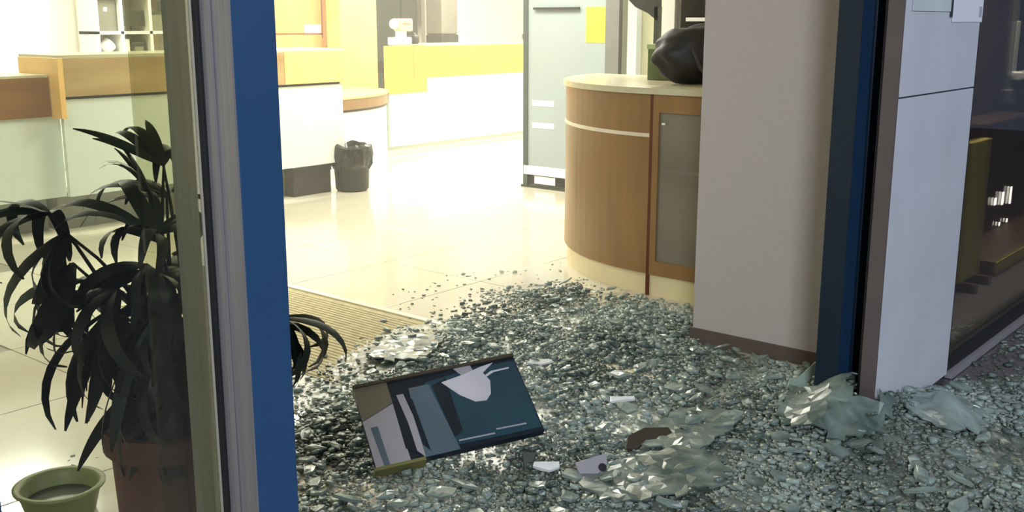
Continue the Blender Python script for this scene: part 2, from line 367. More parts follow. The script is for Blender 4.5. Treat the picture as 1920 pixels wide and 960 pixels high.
obj('side_panel', B(-0.02, 0.0, 0.0, 0.24, 0.05, 2.5), M_pale_wood, cl)
obj('base', B(0, 0.59, 0.01, 0.24, 0, 0.05), M_wood, cl)
dr = tag(empty('door_1', (9.66, 10.45, 0)), None, kind='structure')
obj('leaf', B(0, 0.46, 0, 0.05, 0.05, 2.2), mat('grey_green_door_glass', (58, 66, 60), 0.3, scale=1, var=0.2), dr)
obj('rail', B(0.0, 0.24, -0.01, 0.0, 0.84, 0.98), M_black, dr)
obj('side_light', B(0.48, 0.78, 0, 0.05, 0.05, 2.2), M_greyd, dr)
obj('frame', B(0.46, 0.48, -0.02, 0.05, 0, 2.2), M_dark, dr)
dr2 = tag(empty('door_2', (10.62, 10.45, 0)), None, kind='structure')
obj('leaf', B(0, 0.25, 0, 0.05, 1.38, 2.2), M_black, dr2)
obj('frame', B(-0.05, 0.0, -0.02, 0.05, 0.0, 2.2), M_white, dr2)
# white shelf unit, far left
sh = thing('shelf_unit', 'white open shelf unit behind the service counter', 'shelf', (5.62, 10.2, 0))
SX = 0.0
for x in (0.0, 0.27, 0.60, 0.92): obj('upright', B(x, x + 0.035, 0, 0.35, 0, 2.2), M_white, sh)
for z in (0.3, 0.75, 1.12, 1.37, 1.72, 2.15): obj('shelf', B(0, 0.95, 0.0, 0.35, z, z + 0.03), M_white, sh)
obj('back', B(0, 0.95, 0.35, 0.37, 0, 2.2), mat('peach_back', (236, 214, 186), 0.6), sh)
def onshelf(name, label, cat, x, z, build):
    t = thing(name, label, cat, (5.62 + x, 10.25, z)); build(t); return t
onshelf('file_box', 'warm grey file box on the white shelf unit, with a pale sticker', 'box', 0.05, 1.40, lambda t: (
    obj('box', B(0, 0.21, 0, 0.25, 0, 0.31, bev=0.004), M_grey, t), obj('sticker', B(0.07, 0.11, -0.003, 0, 0.20, 0.24), M_paper, t)))
onshelf('desk_monitor', 'dark screen on the upper level of the white shelf unit', 'monitor', 0.33, 1.40, lambda t: (
    obj('screen', B(0, 0.26, 0.02, 0.05, 0.05, 0.21, bev=0.004), M_dark, t), obj('stand', B(0.11, 0.15, 0.03, 0.06, 0, 0.06), M_dark, t),
    obj('foot', B(0.06, 0.2, 0.0, 0.12, 0, 0.01), M_dark, t)))
def roll(t):
    bm = lathe(bmesh.new(), [(0.03, -0.06), (0.07, -0.06), (0.07, 0.06), (0.03, 0.06)], 20)
    bm.transform(Matrix.Translation((0.1, 0.05, 0.09)) @ Matrix.Rotation(0.9, 4, 'Y')); obj('roll', bm, M_white, t, smooth=True)
    obj('cradle', B(0.04, 0.17, 0.0, 0.12, 0, 0.03, bev=0.006), M_black, t)
onshelf('tape_dispenser', 'white paper roll in a black cradle on the white shelf unit', 'dispenser', 0.05, 1.15, roll)
onshelf('desk_telephone', 'dark desk telephone on the white shelf unit', 'telephone', 0.34, 1.15, lambda t: (
    obj('body', B(0.06, 0.24, 0, 0.16, 0, 0.14, bev=0.012), M_dark, t), obj('keypad', B(0.10, 0.2, -0.004, 0.0, 0.03, 0.09), M_grey, t),
    obj('handset', B(0.0, 0.05, 0.0, 0.16, 0.0, 0.17, bev=0.01), M_white, t)))
onshelf('file_box', 'small grey box at the right end of the white shelf unit', 'box', 0.66, 1.40, lambda t: (
    obj('box', B(0, 0.2, 0, 0.25, 0, 0.19, bev=0.004), M_grey, t), obj('lid', B(-0.005, 0.205, -0.005, 0.25, 0.17, 0.2), M_greyd, t)))

# bin
bn = thing('waste_bin', 'black waste bin with crumpled liner at the end of the service counter', 'bin', (6.32, 7.2, 0))
bm = lathe(bmesh.new(), [(0.13, 0.0), (0.15, 0.02), (0.165, 0.33), (0.17, 0.36)], 24); obj('bucket', bm, M_black, bn, smooth=True)
bm = lathe(bmesh.new(), [(0.16, 0.20), (0.185, 0.24), (0.19, 0.33), (0.185, 0.40), (0.15, 0.42), (0.13, 0.37), (0.10, 0.3)], 40, cap=False)
for v in bm.verts:
    n_ = noise.noise(v.co * 16) * 0.022; v.co += Vector((v.co.x, v.co.y, 0)).normalized() * n_; v.co.z += noise.noise(v.co * 11 + Vector((5, 3, 1))) * 0.03
obj('liner', bm, M_binbag, bn)
bx = thing('dark_box', 'low dark brown box under the service counter beside the waste bin', 'box', (5.72, 7.28, 0))
obj('box', B(0, 0.42, 0, 0.12, 0, 0.25, bev=0.005), mat('very_dark_brown', (48, 38, 34), 0.6), bx)
obj('lid', B(-0.005, 0.425, -0.005, 0.12, 0.20, 0.255), M_dark, bx)

# tall display cabinet with frosted glass
dc = thing('display_cabinet', 'tall grey glass display cabinet with a yellow notice on its door', 'cabinet', (7.5, 5.12, 0))
obj('body', B(0.03, 0.13, 0.0, 1.0, 0.13, 2.0), M_greyglass, dc)
fr = obj('door', B(0.0, 0.02, 0.13, 0.98, 0.2, 1.98), M_greyglass, dc)
obj('hinge_post', B(-0.01, 0.04, -0.01, 0.13, 0.0, 2.0), mat('grey_post', (112, 112, 108), 0.4), dc)
obj('edge_seal', B(-0.012, 0.0, -0.03, -0.008, 0.0, 2.0), M_dark, dc)
obj('frame', B(-0.012, 0.03, 0.98, 1.03, 0.0, 2.0), mat('dark_green_frame', (64, 74, 68), 0.4), dc)
obj('bottom_rail', B(-0.015, 0.03, 0.12, 1.02, 0.12, 0.2), M_white, dc)
obj('vent', B(0.0, 0.05, 0.12, 0.98, 0.03, 0.115), M_black, dc)
obj('vent_plate', B(-0.005, 0.0, 0.66, 0.90, 0.04, 0.11), M_white, dc)
obj('base_bar', B(-0.02, 0.05, 0.12, 1.05, 0.0, 0.02), M_greyd, dc)
obj('handle', B(-0.035, -0.012, 0.40, 0.90, 1.60, 1.62), M_dark, dc)
for z in (0.55, 0.75): obj('print_band', B(-0.003, 0.0, 0.68, 0.93, z, z + 0.05), M_panel, dc)
obj('notice', B(-0.004, 0.0, 0.14, 0.34, 1.32, 1.62), M_yellow, dc, label='yellow paper notice')

# curved reception counter at right
rc = thing('reception_counter', 'brown reception counter with rounded end beside the beige wall', 'counter', (4.86, 3.09, 0))
R = 1.15
def cv(off, n=20, a1=PI / 2): return [(R - (R - off) * math.cos(a1 * i / n), 0.012 + (R - off) * math.sin(a1 * i / n)) for i in range(n + 1)]
def slab(off, z0, z1, depth=0.7):
    o = cv(off); return prism(bmesh.new(), o + [(o[-1][0], o[-1][1] - depth), (depth, 0.012)], z0, z1)
def shell(off, th, z0, z1, n=24):
    o = cv(off, n); i = cv(off + th, n); bm = bmesh.new(); return prism(bm, o + i[::-1], z0, z1)
obj('curved_panel', shell(0, 0.03, 0.125, 0.885), M_wood, rc, smooth=False)
obj('curved_panel', shell(0, 0.03, 0.905, 1.115), M_wood, rc)
obj('metal_strip', shell(-0.004, 0.02, 0.885, 0.905), mat('pale_strip', (225, 215, 195), 0.35, metal=0.3), rc, label='pale metal strip')
obj('plinth', shell(0.02, 0.04, 0, 0.125), M_cream, rc)
obj('edge_trim', B(0.0, 0.03, -0.008, 0.012, 0, 1.12), M_redgap, rc)
obj('side_frame', B(0, 0.03, -0.80, -0.008, 1.02, 1.115), M_wood, rc)
obj('side_frame', B(0, 0.03, -0.80, -0.008, 0.12, 0.20), M_wood, rc)
obj('side_frame', B(0, 0.03, -0.045, -0.008, 0.2, 1.02), M_wood, rc)
obj('side_frame', B(0, 0.03, -0.80, -0.72, 0.2, 1.02), M_wood, rc)
g = obj('glass_door', B(0.012, 0.022, -0.72, -0.045, 0.2, 1.02), M_smoked, rc, label='smoked glass cabinet door')
obj('knob', lathe(bmesh.new(), [(0.008, 0), (0.012, 0.006), (0.008, 0.012)], 12), M_white, g, loc=(0.0, -0.075, 0.955))
obj('inner_shelf', B(0.0115, 0.012, -0.72, -0.06, 0.70, 0.715), M_grey, rc)
obj('plinth', B(0.01, 0.05, -0.80, -0.008, 0, 0.12), M_cream, rc)
obj('carcass', B(0.05, 0.6, -0.63, -0.02, 0.02, 1.11), M_dark, rc)
top = cv(-0.015)
obj('counter_top', prism(bmesh.new(), [(-0.015, -0.63)] + top + [(top[-1][0], 0.42), (0.75, 0.012), (0.75, -0.63)], 1.117, 1.15), M_top, rc)
# bag and green box on that counter
gb = thing('green_box', 'dull green box behind the black bag on the reception counter', 'box', (5.62, 3.50, 1.15), 0.1)
obj('box', B(-0.10, 0.10, -0.13, 0.06, 0, 0.20, bev=0.004), M_green, gb)
obj('lid', B(-0.105, 0.105, -0.135, 0.065, 0.185, 0.215, bev=0.003), mat('pale_green_card', (176, 190, 140), 0.6), gb)
bg = thing('shoulder_bag', 'black slumped bag on the reception counter against the beige wall edge', 'bag', (5.36, 3.06, 1.15), 0.7)
bm = bmesh.new(); bmesh.ops.create_icosphere(bm, subdivisions=4, radius=1)
for v in bm.verts:
    c = v.co.copy(); s_ = 1 + 0.16 * noise.noise(c * 2.1 + Vector((3, 1, 7))) + 0.05 * noise.noise(c * 6)
    x, y, z = c * s_
    v.co = Vector((x * 0.14, y * 0.31, max(0.0, 0.165 + z * 0.17)))
obj('body', bm, M_bag, bg, smooth=True)
obj('strap', tube(bmesh.new(), [(-0.13, 0.10, 0.20), (-0.16, 0.06, 0.10), (-0.17, 0.0, 0.02), (-0.16, -0.08, 0.05), (-0.125, -0.12, 0.16), (-0.05, -0.13, 0.28)], 0.012, 8), mat('grey_strap', (60, 56, 58), 0.6), bg, smooth=True)
# things beyond the reception counter
pc = thing('room_divider', 'cream divider wall behind the reception counter', 'divider', (7.9, 3.0, 0))
obj('panel', B(0, 0.08, 0, 2.15, 0.05, 2.2), mat('cream_panel', (240, 236, 200), 0.6), pc)
obj('post', B(-0.01, 0.09, 2.15, 2.2, 0, 2.2), M_white, pc)
obj('foot', B(-0.05, 0.13, 0.1, 2.0, 0, 0.05), M_grey, pc)
pp = thing('white_post', 'white square post behind the black bag', 'post', (6.5, 3.97, 0))
obj('shaft', B(0, 0.09, 0, 0.10, 0.02, 2.3, bev=0.004), M_white, pp); obj('foot', B(-0.03, 0.12, -0.03, 0.13, 0, 0.02), M_grey, pp)
bc = thing('bookcase', 'dark open cupboard with one pale shelf beside the white post', 'cupboard', (6.5, 3.0, 0))
obj('back', B(0.28, 0.30, 0, 0.94, 0, 2.2), mat('dark_grey_brown', (78, 74, 62), 0.6), bc)
for y in (0, 0.92): obj('side', B(0, 0.3, y, y + 0.02, 0, 2.2), mat('dark_grey_brown', (78, 74, 62)), bc)
for z in (0.1, 0.6, 1.1): obj('shelf', B(0, 0.28, 0.02, 0.92, z, z + 0.02), M_dark, bc)
obj('shelf', B(0, 0.28, 0.02, 0.88, 1.50, 1.525), M_white, bc, label='pale shelf')
mo = thing('desk_monitor', 'black monitor on an arm left of the white post', 'monitor', (6.5, 4.32, 0))
bm = bmesh.new(); prism(bm, [(-0.21, 1.80), (0.05, 1.80), (0.05, 1.66), (-0.02, 1.60), (-0.13, 1.555), (-0.21, 1.50)], 0, 0.05)
bm.transform(Matrix(((0, 0, 1, 0), (1, 0, 0, 0), (0, 1, 0, 0), (0, 0, 0, 1))))
obj('screen', bm, M_dark, mo)
obj('arm', B(0.0, 0.04, -0.22, -0.18, 0.02, 1.6), M_greyd, mo); obj('foot', B(-0.05, 0.1, -0.3, -0.12, 0, 0.02), M_greyd, mo)

# ================================================================ ENTRANCE MAT, PLANT, BUCKET
mt = thing('entrance_mat', 'tan ribbed entrance mat set in front of the doorway inside', 'mat', (2.75, 2.3, 0))
obj('base', B(0, 0.91, 0, 2.8, 0, 0.004), M_mat, mt)
bm = bmesh.new()
for i in range(29): box(bm, 0.015 + i * 0.03, 0.037 + i * 0.03, 0.005, 2.795, 0.004, 0.007)
r_ = obj('rib', bm, M_mat, mt); r_['kind'] = 'stuff'
obj('edge_strip', B(0.91, 0.95, -0.02, 2.83, 0, 0.013, bev=0.003), mat('bright_edge_strip', (228, 222, 196), 0.3, metal=0.3), mt, label='pale metal edging strip')
obj('edge_strip', B(0, 0.95, 2.80, 2.83, 0, 0.012, bev=0.003), mat('bright_edge_strip', (0, 0, 0)), mt, label='pale metal edging strip')

bk = thing('plastic_basin', 'low olive yellow plastic basin with dark inside on the floor behind the side window', 'basin', (1.42, 3.03, 0))
bm = lathe(bmesh.new(), [(0.095, 0.0), (0.10, 0.004), (0.122, 0.085), (0.135, 0.09), (0.136, 0.097), (0.118, 0.097), (0.112, 0.085), (0.09, 0.012), (0.0001, 0.012)], 36, cap=False)
obj('basin_body', bm, M_bucket, bk, smooth=True)
obj('contents', lathe(bmesh.new(), [(0.090, 0.014), (0.100, 0.05)], 28), mat('dark_olive_water', (60, 62, 40), 0.3), bk, label='dark olive contents')

PX, PY = 1.235, 2.04
pl = thing('potted_palm', 'dark leaved lady palm in a tall terracotta pot behind the door post', 'plant', (PX, PY, 0))
bm = lathe(bmesh.new(), [(0.115, 0.0), (0.12, 0.01), (0.142, 0.56), (0.158, 0.565), (0.160, 0.62), (0.145, 0.622), (0.14, 0.57), (0.0001, 0.565)], 32, cap=False)
pt = obj('pot', bm, M_pot, pl, smooth=False); obj('soil', lathe(bmesh.new(), [(0.139, 0.575), (0.138, 0.585)], 24), M_soil, pt)
leaf_mesh = []
for v in range(5):
    bm = bmesh.new(); n = 9; L_ = 1.0; droop = 0.10 + 0.12 * v
    for i in range(n + 1):
        t = i / n; wd = 0.075 * (math.sin(PI * min(1, t * 0.94 + 0.05)) ** 0.6) * (1 - 0.3 * t) + 0.002
        # curve: along +X then bending down
        a = droop * 4.6 * t * t
        if i == 0: x, z = 0, 0; 
        else: x += math.cos(a) / n; z -= math.sin(a) / n
        row = [bm.verts.new((x, s * wd, z + (0.010 if s else 0) * -1)) for s in (-1, 0, 1)]
        if i: 
            bm.faces.new((prev[0], prev[1], row[1], row[0])); bm.faces.new((prev[1], prev[2], row[2], row[1]))
        prev = row
    me = bpy.data.meshes.new('leaflet'); bm.to_mesh(me); bm.free(); me.materials.append(M_leaf)
    for p_ in me.polygons: p_.use_smooth = True
    leaf_mesh.append(me)
def leaflet(parent, pos, az, el, ln, v, rollv=0):
    o = bpy.data.objects.new('leaflet', leaf_mesh[v]); C.objects.link(o); o.parent = parent
    o.matrix_local = Matrix.Translation(pos) @ Matrix.Rotation(az, 4, 'Z') @ Matrix.Rotation(-el, 4, 'Y') @ Matrix.Rotation(rollv, 4, 'X') @ Matrix.Diagonal((ln, ln * 1.0, ln, 1))
# fans: hub position (world), main azimuth, spread, elevation, leaf length, count
A40 = math.radians(-50)   # azimuth that reads as "to the right" in the photograph
fans = [
 ((0.98, 2.02, 1.13), A40 + PI, 1.3, 0.35, 0.26, 8, 4), ((1.00, 2.00, 1.09), A40 + PI + 0.4, 1.1, -0.5, 0.27, 7, 3),
 ((1.24, 2.02, 1.20), A40 + 2.6, 0.9, 0.75, 0.20, 6, 1), ((1.27, 2.06, 1.22), A40 + 0.9, 1.2, 0.2, 0.22, 6, 2),
 ((1.19, 1.99, 1.06), A40 - 0.3, 1.5, 0.5, 0.24, 8, 2), ((1.18, 1.96, 1.05), A40 + 3.0, 1.2, 0.9, 0.24, 7, 2),
 ((1.08, 1.97, 0.97), A40 + PI, 1.6, -0.1, 0.28, 8, 3), ((1.05, 1.95, 0.93), A40 + PI - 0.3, 1.0, -0.7, 0.30, 7, 2),
 ((1.18, 1.92, 0.93), A40 - PI / 2, 1.6, -0.4, 0.24, 8, 3), ((1.25, 1.95, 0.88), A40 - 0.7, 1.4, -0.3, 0.26, 8, 3),
 ((1.14, 1.94, 0.82), A40 + PI + 0.2, 1.6, -0.6, 0.28, 8, 2), ((1.30, 2.10, 0.98), A40 + 0.2, 1.5, 0.1, 0.28, 8, 3),
 ((1.40, 2.08, 0.84), A40 + 0.1, 0.9, 0.0, 0.24, 7, 3), ((1.22, 1.93, 0.74), A40 - 1.6, 1.8, -0.7, 0.26, 8, 2),
 ((1.46, 2.06, 0.72), A40 + 0.0, 0.8, 0.35, 0.20, 5, 4), ((1.10, 2.15, 0.95), A40 + 2.4, 1.4, 0.0, 0.26, 8, 3),
 ((1.16, 1.98, 1.00), A40 - PI / 2 - 0.5, 1.3, 0.2, 0.22, 7, 4), ((1.33, 2.0, 0.78), A40 + 0.4, 1.1, -0.6, 0.26, 7, 2),
 ((1.12, 2.02, 0.72), A40 + 2.9, 1.3, -0.9, 0.26, 7, 1),
 ((1.21, 2.00, 0.92), A40 + PI, 1.5, 0.0, 0.22, 8, 3), ((1.14, 1.96, 0.88), A40 - PI / 2, 1.7, -0.5, 0.24, 8, 3),
 ((1.20, 1.97, 0.83), A40 - PI / 2 + 0.5, 1.7, -0.6, 0.24, 8, 3), ((1.26, 2.00, 0.97), A40 - 0.4, 1.5, 0.3, 0.24, 8, 3),
 ((1.17, 2.05, 0.80), A40 + PI, 1.3, -0.8, 0.26, 8, 2), ((1.02, 2.02, 1.02), A40 + PI + 0.5, 1.4, -0.5, 0.28, 7, 4),
 ((1.28, 2.08, 1.12), A40 + 2.8, 1.0, 0.5, 0.24, 7, 2), ((1.48, 2.04, 0.79), A40 - 0.3, 1.0, -0.1, 0.26, 7, 4),
 ((1.52, 2.00, 0.80), A40 - 0.1, 0.9, -0.1, 0.26, 5, 4), ((1.43, 2.12, 0.88), A40 - 0.1, 0.7, 0.1, 0.24, 5, 3), ((1.18, 1.95, 0.70), A40 + PI + 0.6, 1.2, -1.0, 0.24, 7, 1),
 ((1.13, 1.93, 0.90), A40 + PI, 1.5, -0.2, 0.22, 8, 3), ((1.20, 1.90, 0.86), A40 - PI / 2 + 0.8, 1.7, -0.3, 0.22, 8, 2),
 ((1.10, 1.95, 0.85), A40 - PI / 2 - 0.8, 1.5, -0.9, 0.24, 8, 1), ((1.17, 2.0, 0.98), A40 - PI / 2, 1.7, 0.1, 0.22, 8, 4),
 ((1.24, 1.93, 0.94), A40 + 0.1, 1.5, -0.2, 0.20, 8, 3),
 ((1.08, 2.0, 0.90), A40 + PI - 0.5, 1.2, -0.9, 0.26, 7, 0), ((1.22, 2.05, 0.76), A40 - PI / 2, 1.9, -0.2, 0.22, 8, 3),
 ((1.24, 1.93, 0.80), A40 - PI / 2, 1.5, -0.9, 0.24, 8, 1), ((1.21, 2.02, 1.13), A40 + PI + 0.2, 0.8, 1.1, 0.18, 5, 1)]
for (hx, hy, hz), az, spr, el, ln, cnt, v in fans:
    hub = Vector((hx - PX, hy - PY, hz))
    b0 = Vector((rnd.uniform(-0.06, 0.06), rnd.uniform(-0.06, 0.06), 0.575)); mid = b0.lerp(hub, 0.5) + Vector((0, 0, 0.07)) * (1 if hz > 0.8 else 2) - Vector((hub.x - b0.x, hub.y - b0.y, 0)) * 0.25
    st = obj('stem', tube(bmesh.new(), [b0 * (1 - t) ** 2 + mid * 2 * t * (1 - t) + hub * t * t for t in [i / 6 for i in range(7)]], [0.007 - 0.0007 * i for i in range(7)], 6), M_stem, pl, smooth=True)
    for i in range(cnt):
        f = (i / (cnt - 1) - 0.5) * 2
        leaflet(st, hub, az + f * spr + rnd.uniform(-0.08, 0.08), el + rnd.uniform(-0.25, 0.2) - abs(f) * 0.15, ln * rnd.uniform(0.8, 1.12) * (1 - 0.12 * abs(f)), min(4, max(0, v + rnd.choice((-1, 0, 0, 1)))), rnd.uniform(-0.7, 0.7))

# ================================================================ FALLEN SIGN BOARD
sg = empty('sign_board'); tag(sg, 'dark teal fallen sign board lying tilted on the glass rubble', 'sign')
sg.matrix_world = Matrix.Translation((2.209, 2.444, 0.045)) @ Matrix.Rotation(-0.528, 4, 'Z') @ Matrix.Rotation(-0.09, 4, 'Y') @ Matrix.Rotation(0.593, 4, 'X')
W_, H_ = 0.605, 0.334
obj('panel', B(0, W_, 0, H_, -0.03, 0, bev=0.002), M_navy, sg)
def patch(name, pts, m, z=0.001, lab=None):
    bm = prism(bmesh.new(), pts, z - 0.0008, z + 0.0004); return obj(name, bm, m, sg, label=lab)
patch('print_field', [(0.245, 0.02), (0.60, 0.015), (0.60, 0.315), (0.46, 0.32), (0.25, 0.30)], M_teal)
patch('print_field', [(0.165, 0.0), (0.295, 0.0), (0.265, 0.29), (0.19, 0.29)], M_slate, 0.0018)
patch('print_field', [(0.0, -0.002), (0.12, -0.002), (0.12, 0.24), (0.0, 0.19)], M_lilac, 0.0018)
patch('print_field', [(0.0, 0.192), (0.12, 0.243), (0.12, 0.334), (0.0, 0.334)], mat('brown_grey_print', (112, 106, 90), 0.4), 0.0016)
patch('print_field', [(0.39, 0.30), (0.44, 0.30), (0.435, 0.334), (0.37, 0.334)], M_lilac, 0.0016)
patch('print_field', [(0.028, 0.0), (0.048, 0.0), (0.045, 0.16), (0.02, 0.16)], M_slate, 0.0026)
patch('print_field', [(0.115, 0.05), (0.15, 0.02), (0.155, 0.26), (0.12, 0.26)], M_navy, 0.0026)
patch('print_field', [(0.15, 0.03), (0.172, 0.0), (0.175, 0.17), (0.165, 0.27), (0.14, 0.27), (0.15, 0.15)], M_lilac, 0.0032)
patch('print_field', [(0.175, 0.05), (0.195, 0.02), (0.19, 0.24), (0.178, 0.24)], M_navy, 0.0035)
patch('print_field', [(0.29, 0.05), (0.325, 0.07), (0.33, 0.30), (0.275, 0.28)], M_navy, 0.0026)
patch('white_shape', [(0.31, 0.285), (0.36, 0.215), (0.405, 0.175), (0.445, 0.17), (0.47, 0.195), (0.485, 0.25), (0.47, 0.29), (0.52, 0.325), (0.47, 0.318), (0.40, 0.30)], mat('white_print', (205, 202, 210), 0.4), 0.003, 'pale bowl shaped print')
patch('white_line', [(0.475, 0.268), (0.51, 0.283), (0.57, 0.285), (0.57, 0.291), (0.50, 0.29), (0.472, 0.276)], mat('white_print', (0, 0, 0)), 0.004)
patch('white_line', [(0.30, 0.030), (0.43, 0.027), (0.43, 0.033), (0.30, 0.036)], M_lilac, 0.004)
patch('white_line', [(0.44, 0.042), (0.55, 0.038), (0.55, 0.044), (0.44, 0.048)], M_lilac, 0.004)
obj('edge_frame', B(0.0, W_, H_, H_ + 0.012, -0.035, 0.008), M_brownedge, sg, label='dark brown top edge')
obj('edge_frame', B(-0.008, 0.17, -0.012, 0.0, -0.04, 0.006), mat('olive_edge', (120, 118, 70), 0.5), sg, label='olive edge strip at the broken corner')

# ================================================================ BROKEN GLASS
POLY = [(1.1, 2.2), (1.6, 2.75), (2.2, 3.2), (2.8, 3.45), (3.4, 3.65), (3.9, 3.62), (4.35, 3.82), (4.86, 3.6), (4.84, 3.0), (4.75, 2.45), (4.27, 1.62), (4.35, 1.31),
        (4.7, 1.0), (5.6, 0.2), (3.2, -0.1), (1.9, 1.0), (1.2, 1.75)]
PA = np.array(POLY)
def sdist(x, y):
    """signed distance to POLY, positive inside; arrays"""
    d = np.full(x.shape, 1e9); ins = np.zeros(x.shape, bool); n = len(PA)
    for i in range(n):
        a = PA[i]; b = PA[(i + 1) % n]; e = b - a; wx = x - a[0]; wy = y - a[1]
        t = np.clip((wx * e[0] + wy * e[1]) / (e @ e), 0, 1)
        d = np.minimum(d, (wx - e[0] * t) ** 2 + (wy - e[1] * t) ** 2)
        c = (a[1] > y) != (b[1] > y)
        with np.errstate(divide='ignore', invalid='ignore'): xi = (b[0] - a[0]) * (y - a[1]) / (b[1] - a[1] + 1e-12) + a[0]
        ins ^= c & (x < xi)
    return np.where(ins, 1, -1) * np.sqrt(d)
rg = np.random.default_rng(5)
# smooth random field from summed sines
KS = [(rg.uniform(-1, 1, 2) * f, rg.uniform(0, 6.28), f) for f in (3, 3, 5, 5, 9, 9, 14, 14, 22, 22, 30, 30) for _ in range(3)]
def field(x, y):
    s = np.zeros(x.shape)
    for kk, ph_, f in KS: s += np.sin(kk[0] * x + kk[1] * y + ph_) * (3.0 / f) ** 0.6
    return s / 4.0
def heap(x, y):
    d = sdist(x, y)
    h = np.clip(d / 0.5, -0.5, 1) * 0.014 + 0.012 * field(x, y) * np.clip(d / 0.3 + 0.5, 0, 1)
    h += 0.125 * np.exp(-(((x - 3.66) / 0.24) ** 2 + ((y - 1.40) / 0.17) ** 2))
    h += 0.04 * np.exp(-(((x - 4.0) / 0.3) ** 2 + ((y - 1.22) / 0.16) ** 2))
    h += 0.03 * np.exp(-(((x - 3.3) / 0.5) ** 2 + ((y - 1.5) / 0.5) ** 2))
    # the rear part near the counter is thinner
    h -= 0.016 * np.clip((y - 2.6) / 1.0, 0, 1) * np.clip((x - 3.9) / 0.3 + 0.6, 0, 1)
    return h
def blocked(x, y):
    b = (x > 3.60) & (x < 4.52) & (y > 1.31) & (y < 2.48)
    b = b & ~((x < 4.27) & (y > 1.66)) & ~((x < 3.83) & (y > 1.41))
    b |= (x > 4.25) & (y > 1.3) & (y < 2.48)
    b |= (x > 4.84) & (y > 2.4) & (y < 3.12)
    b |= (x > 1.07) & (x < 1.2) & (y > 1.5) & (y < 1.72)
    b |= (x - 6.02) ** 2 + (y - 3.1) ** 2 < 1.17 ** 2
    return b
# faceted bed of crushed glass
sx, sy = 0.016, 0.016
gx = np.arange(1.1, 5.6, sx); gy = np.arange(0.3, 3.95, sy); nx, ny = len(gx), len(gy)
X, Y = np.meshgrid(gx, gy, indexing='ij')
X = X + rg.uniform(-0.006, 0.006, X.shape); Y = Y + rg.uniform(-0.006, 0.006, Y.shape)
Z = heap(X, Y) + rg.uniform(-0.004, 0.004, X.shape) - 0.002
idx = np.arange(nx * ny).reshape(nx, ny)
q = np.stack([idx[:-1, :-1], idx[1:, :-1], idx[1:, 1:], idx[:-1, 1:]], -1).reshape(-1, 4)
tri = np.concatenate([q[:, [0, 1, 2]], q[:, [0, 2, 3]]])
V = np.stack([X, Y, Z], -1).reshape(-1, 3)
fz = V[tri][:, :, 2].max(1); fc = V[tri].mean(1)
# seen by the camera only within the frame
def inview(x, y, m=1.15):
    f = x * math.cos(math.radians(40)) + y * math.sin(math.radians(40)); r = x * math.sin(math.radians(40)) - y * math.cos(math.radians(40))
    return (np.abs(r / f) < 0.5 * m) & (f > 2.6)
keep = (fz > -0.001) & ~blocked(fc[:, 0], fc[:, 1]) & inview(fc[:, 0], fc[:, 1])
tri = tri[keep]
def mesh_np(name, V, F, n, tone, mat_):
    me = bpy.data.meshes.new(name); me.vertices.add(len(V)); me.vertices.foreach_set('co', V.astype(np.float32).ravel())
    me.loops.add(F.size if not isinstance(F, list) else sum(f.size for f in F))
    if isinstance(F, list): lv = np.concatenate([f.ravel() for f in F]); cnt = np.concatenate([np.full(len(f), f.shape[1]) for f in F])
    else: lv = F.ravel(); cnt = np.full(len(F), F.shape[1])
    me.loops.foreach_set('vertex_index', lv.astype(np.int32)); me.polygons.add(len(cnt))
    st = np.concatenate([[0], np.cumsum(cnt)[:-1]]); me.polygons.foreach_set('loop_start', st.astype(np.int32)); me.polygons.foreach_set('loop_total', cnt.astype(np.int32))
    at = me.attributes.new('tone', 'FLOAT', 'POINT'); at.data.foreach_set('value', tone.astype(np.float32))
    me.materials.append(mat_); me.update(calc_edges=True); me.validate()
    o = bpy.data.objects.new(name, me); C.objects.link(o); return o
us = np.unique(tri); re = np.full(len(V), -1); re[us] = np.arange(len(us))
tone = np.clip(0.32 + 0.26 * field(V[:, 0] * 2.3, V[:, 1] * 2.3) + rg.normal(0, 0.06, len(V)), 0, 1)
o = mesh_np('glass_rubble_bed', V[us], re[tri], 3, tone[us], M_crumb)
tag(o, 'thick bed of crushed greenish safety glass covering the entrance floor', 'broken glass', kind='stuff')

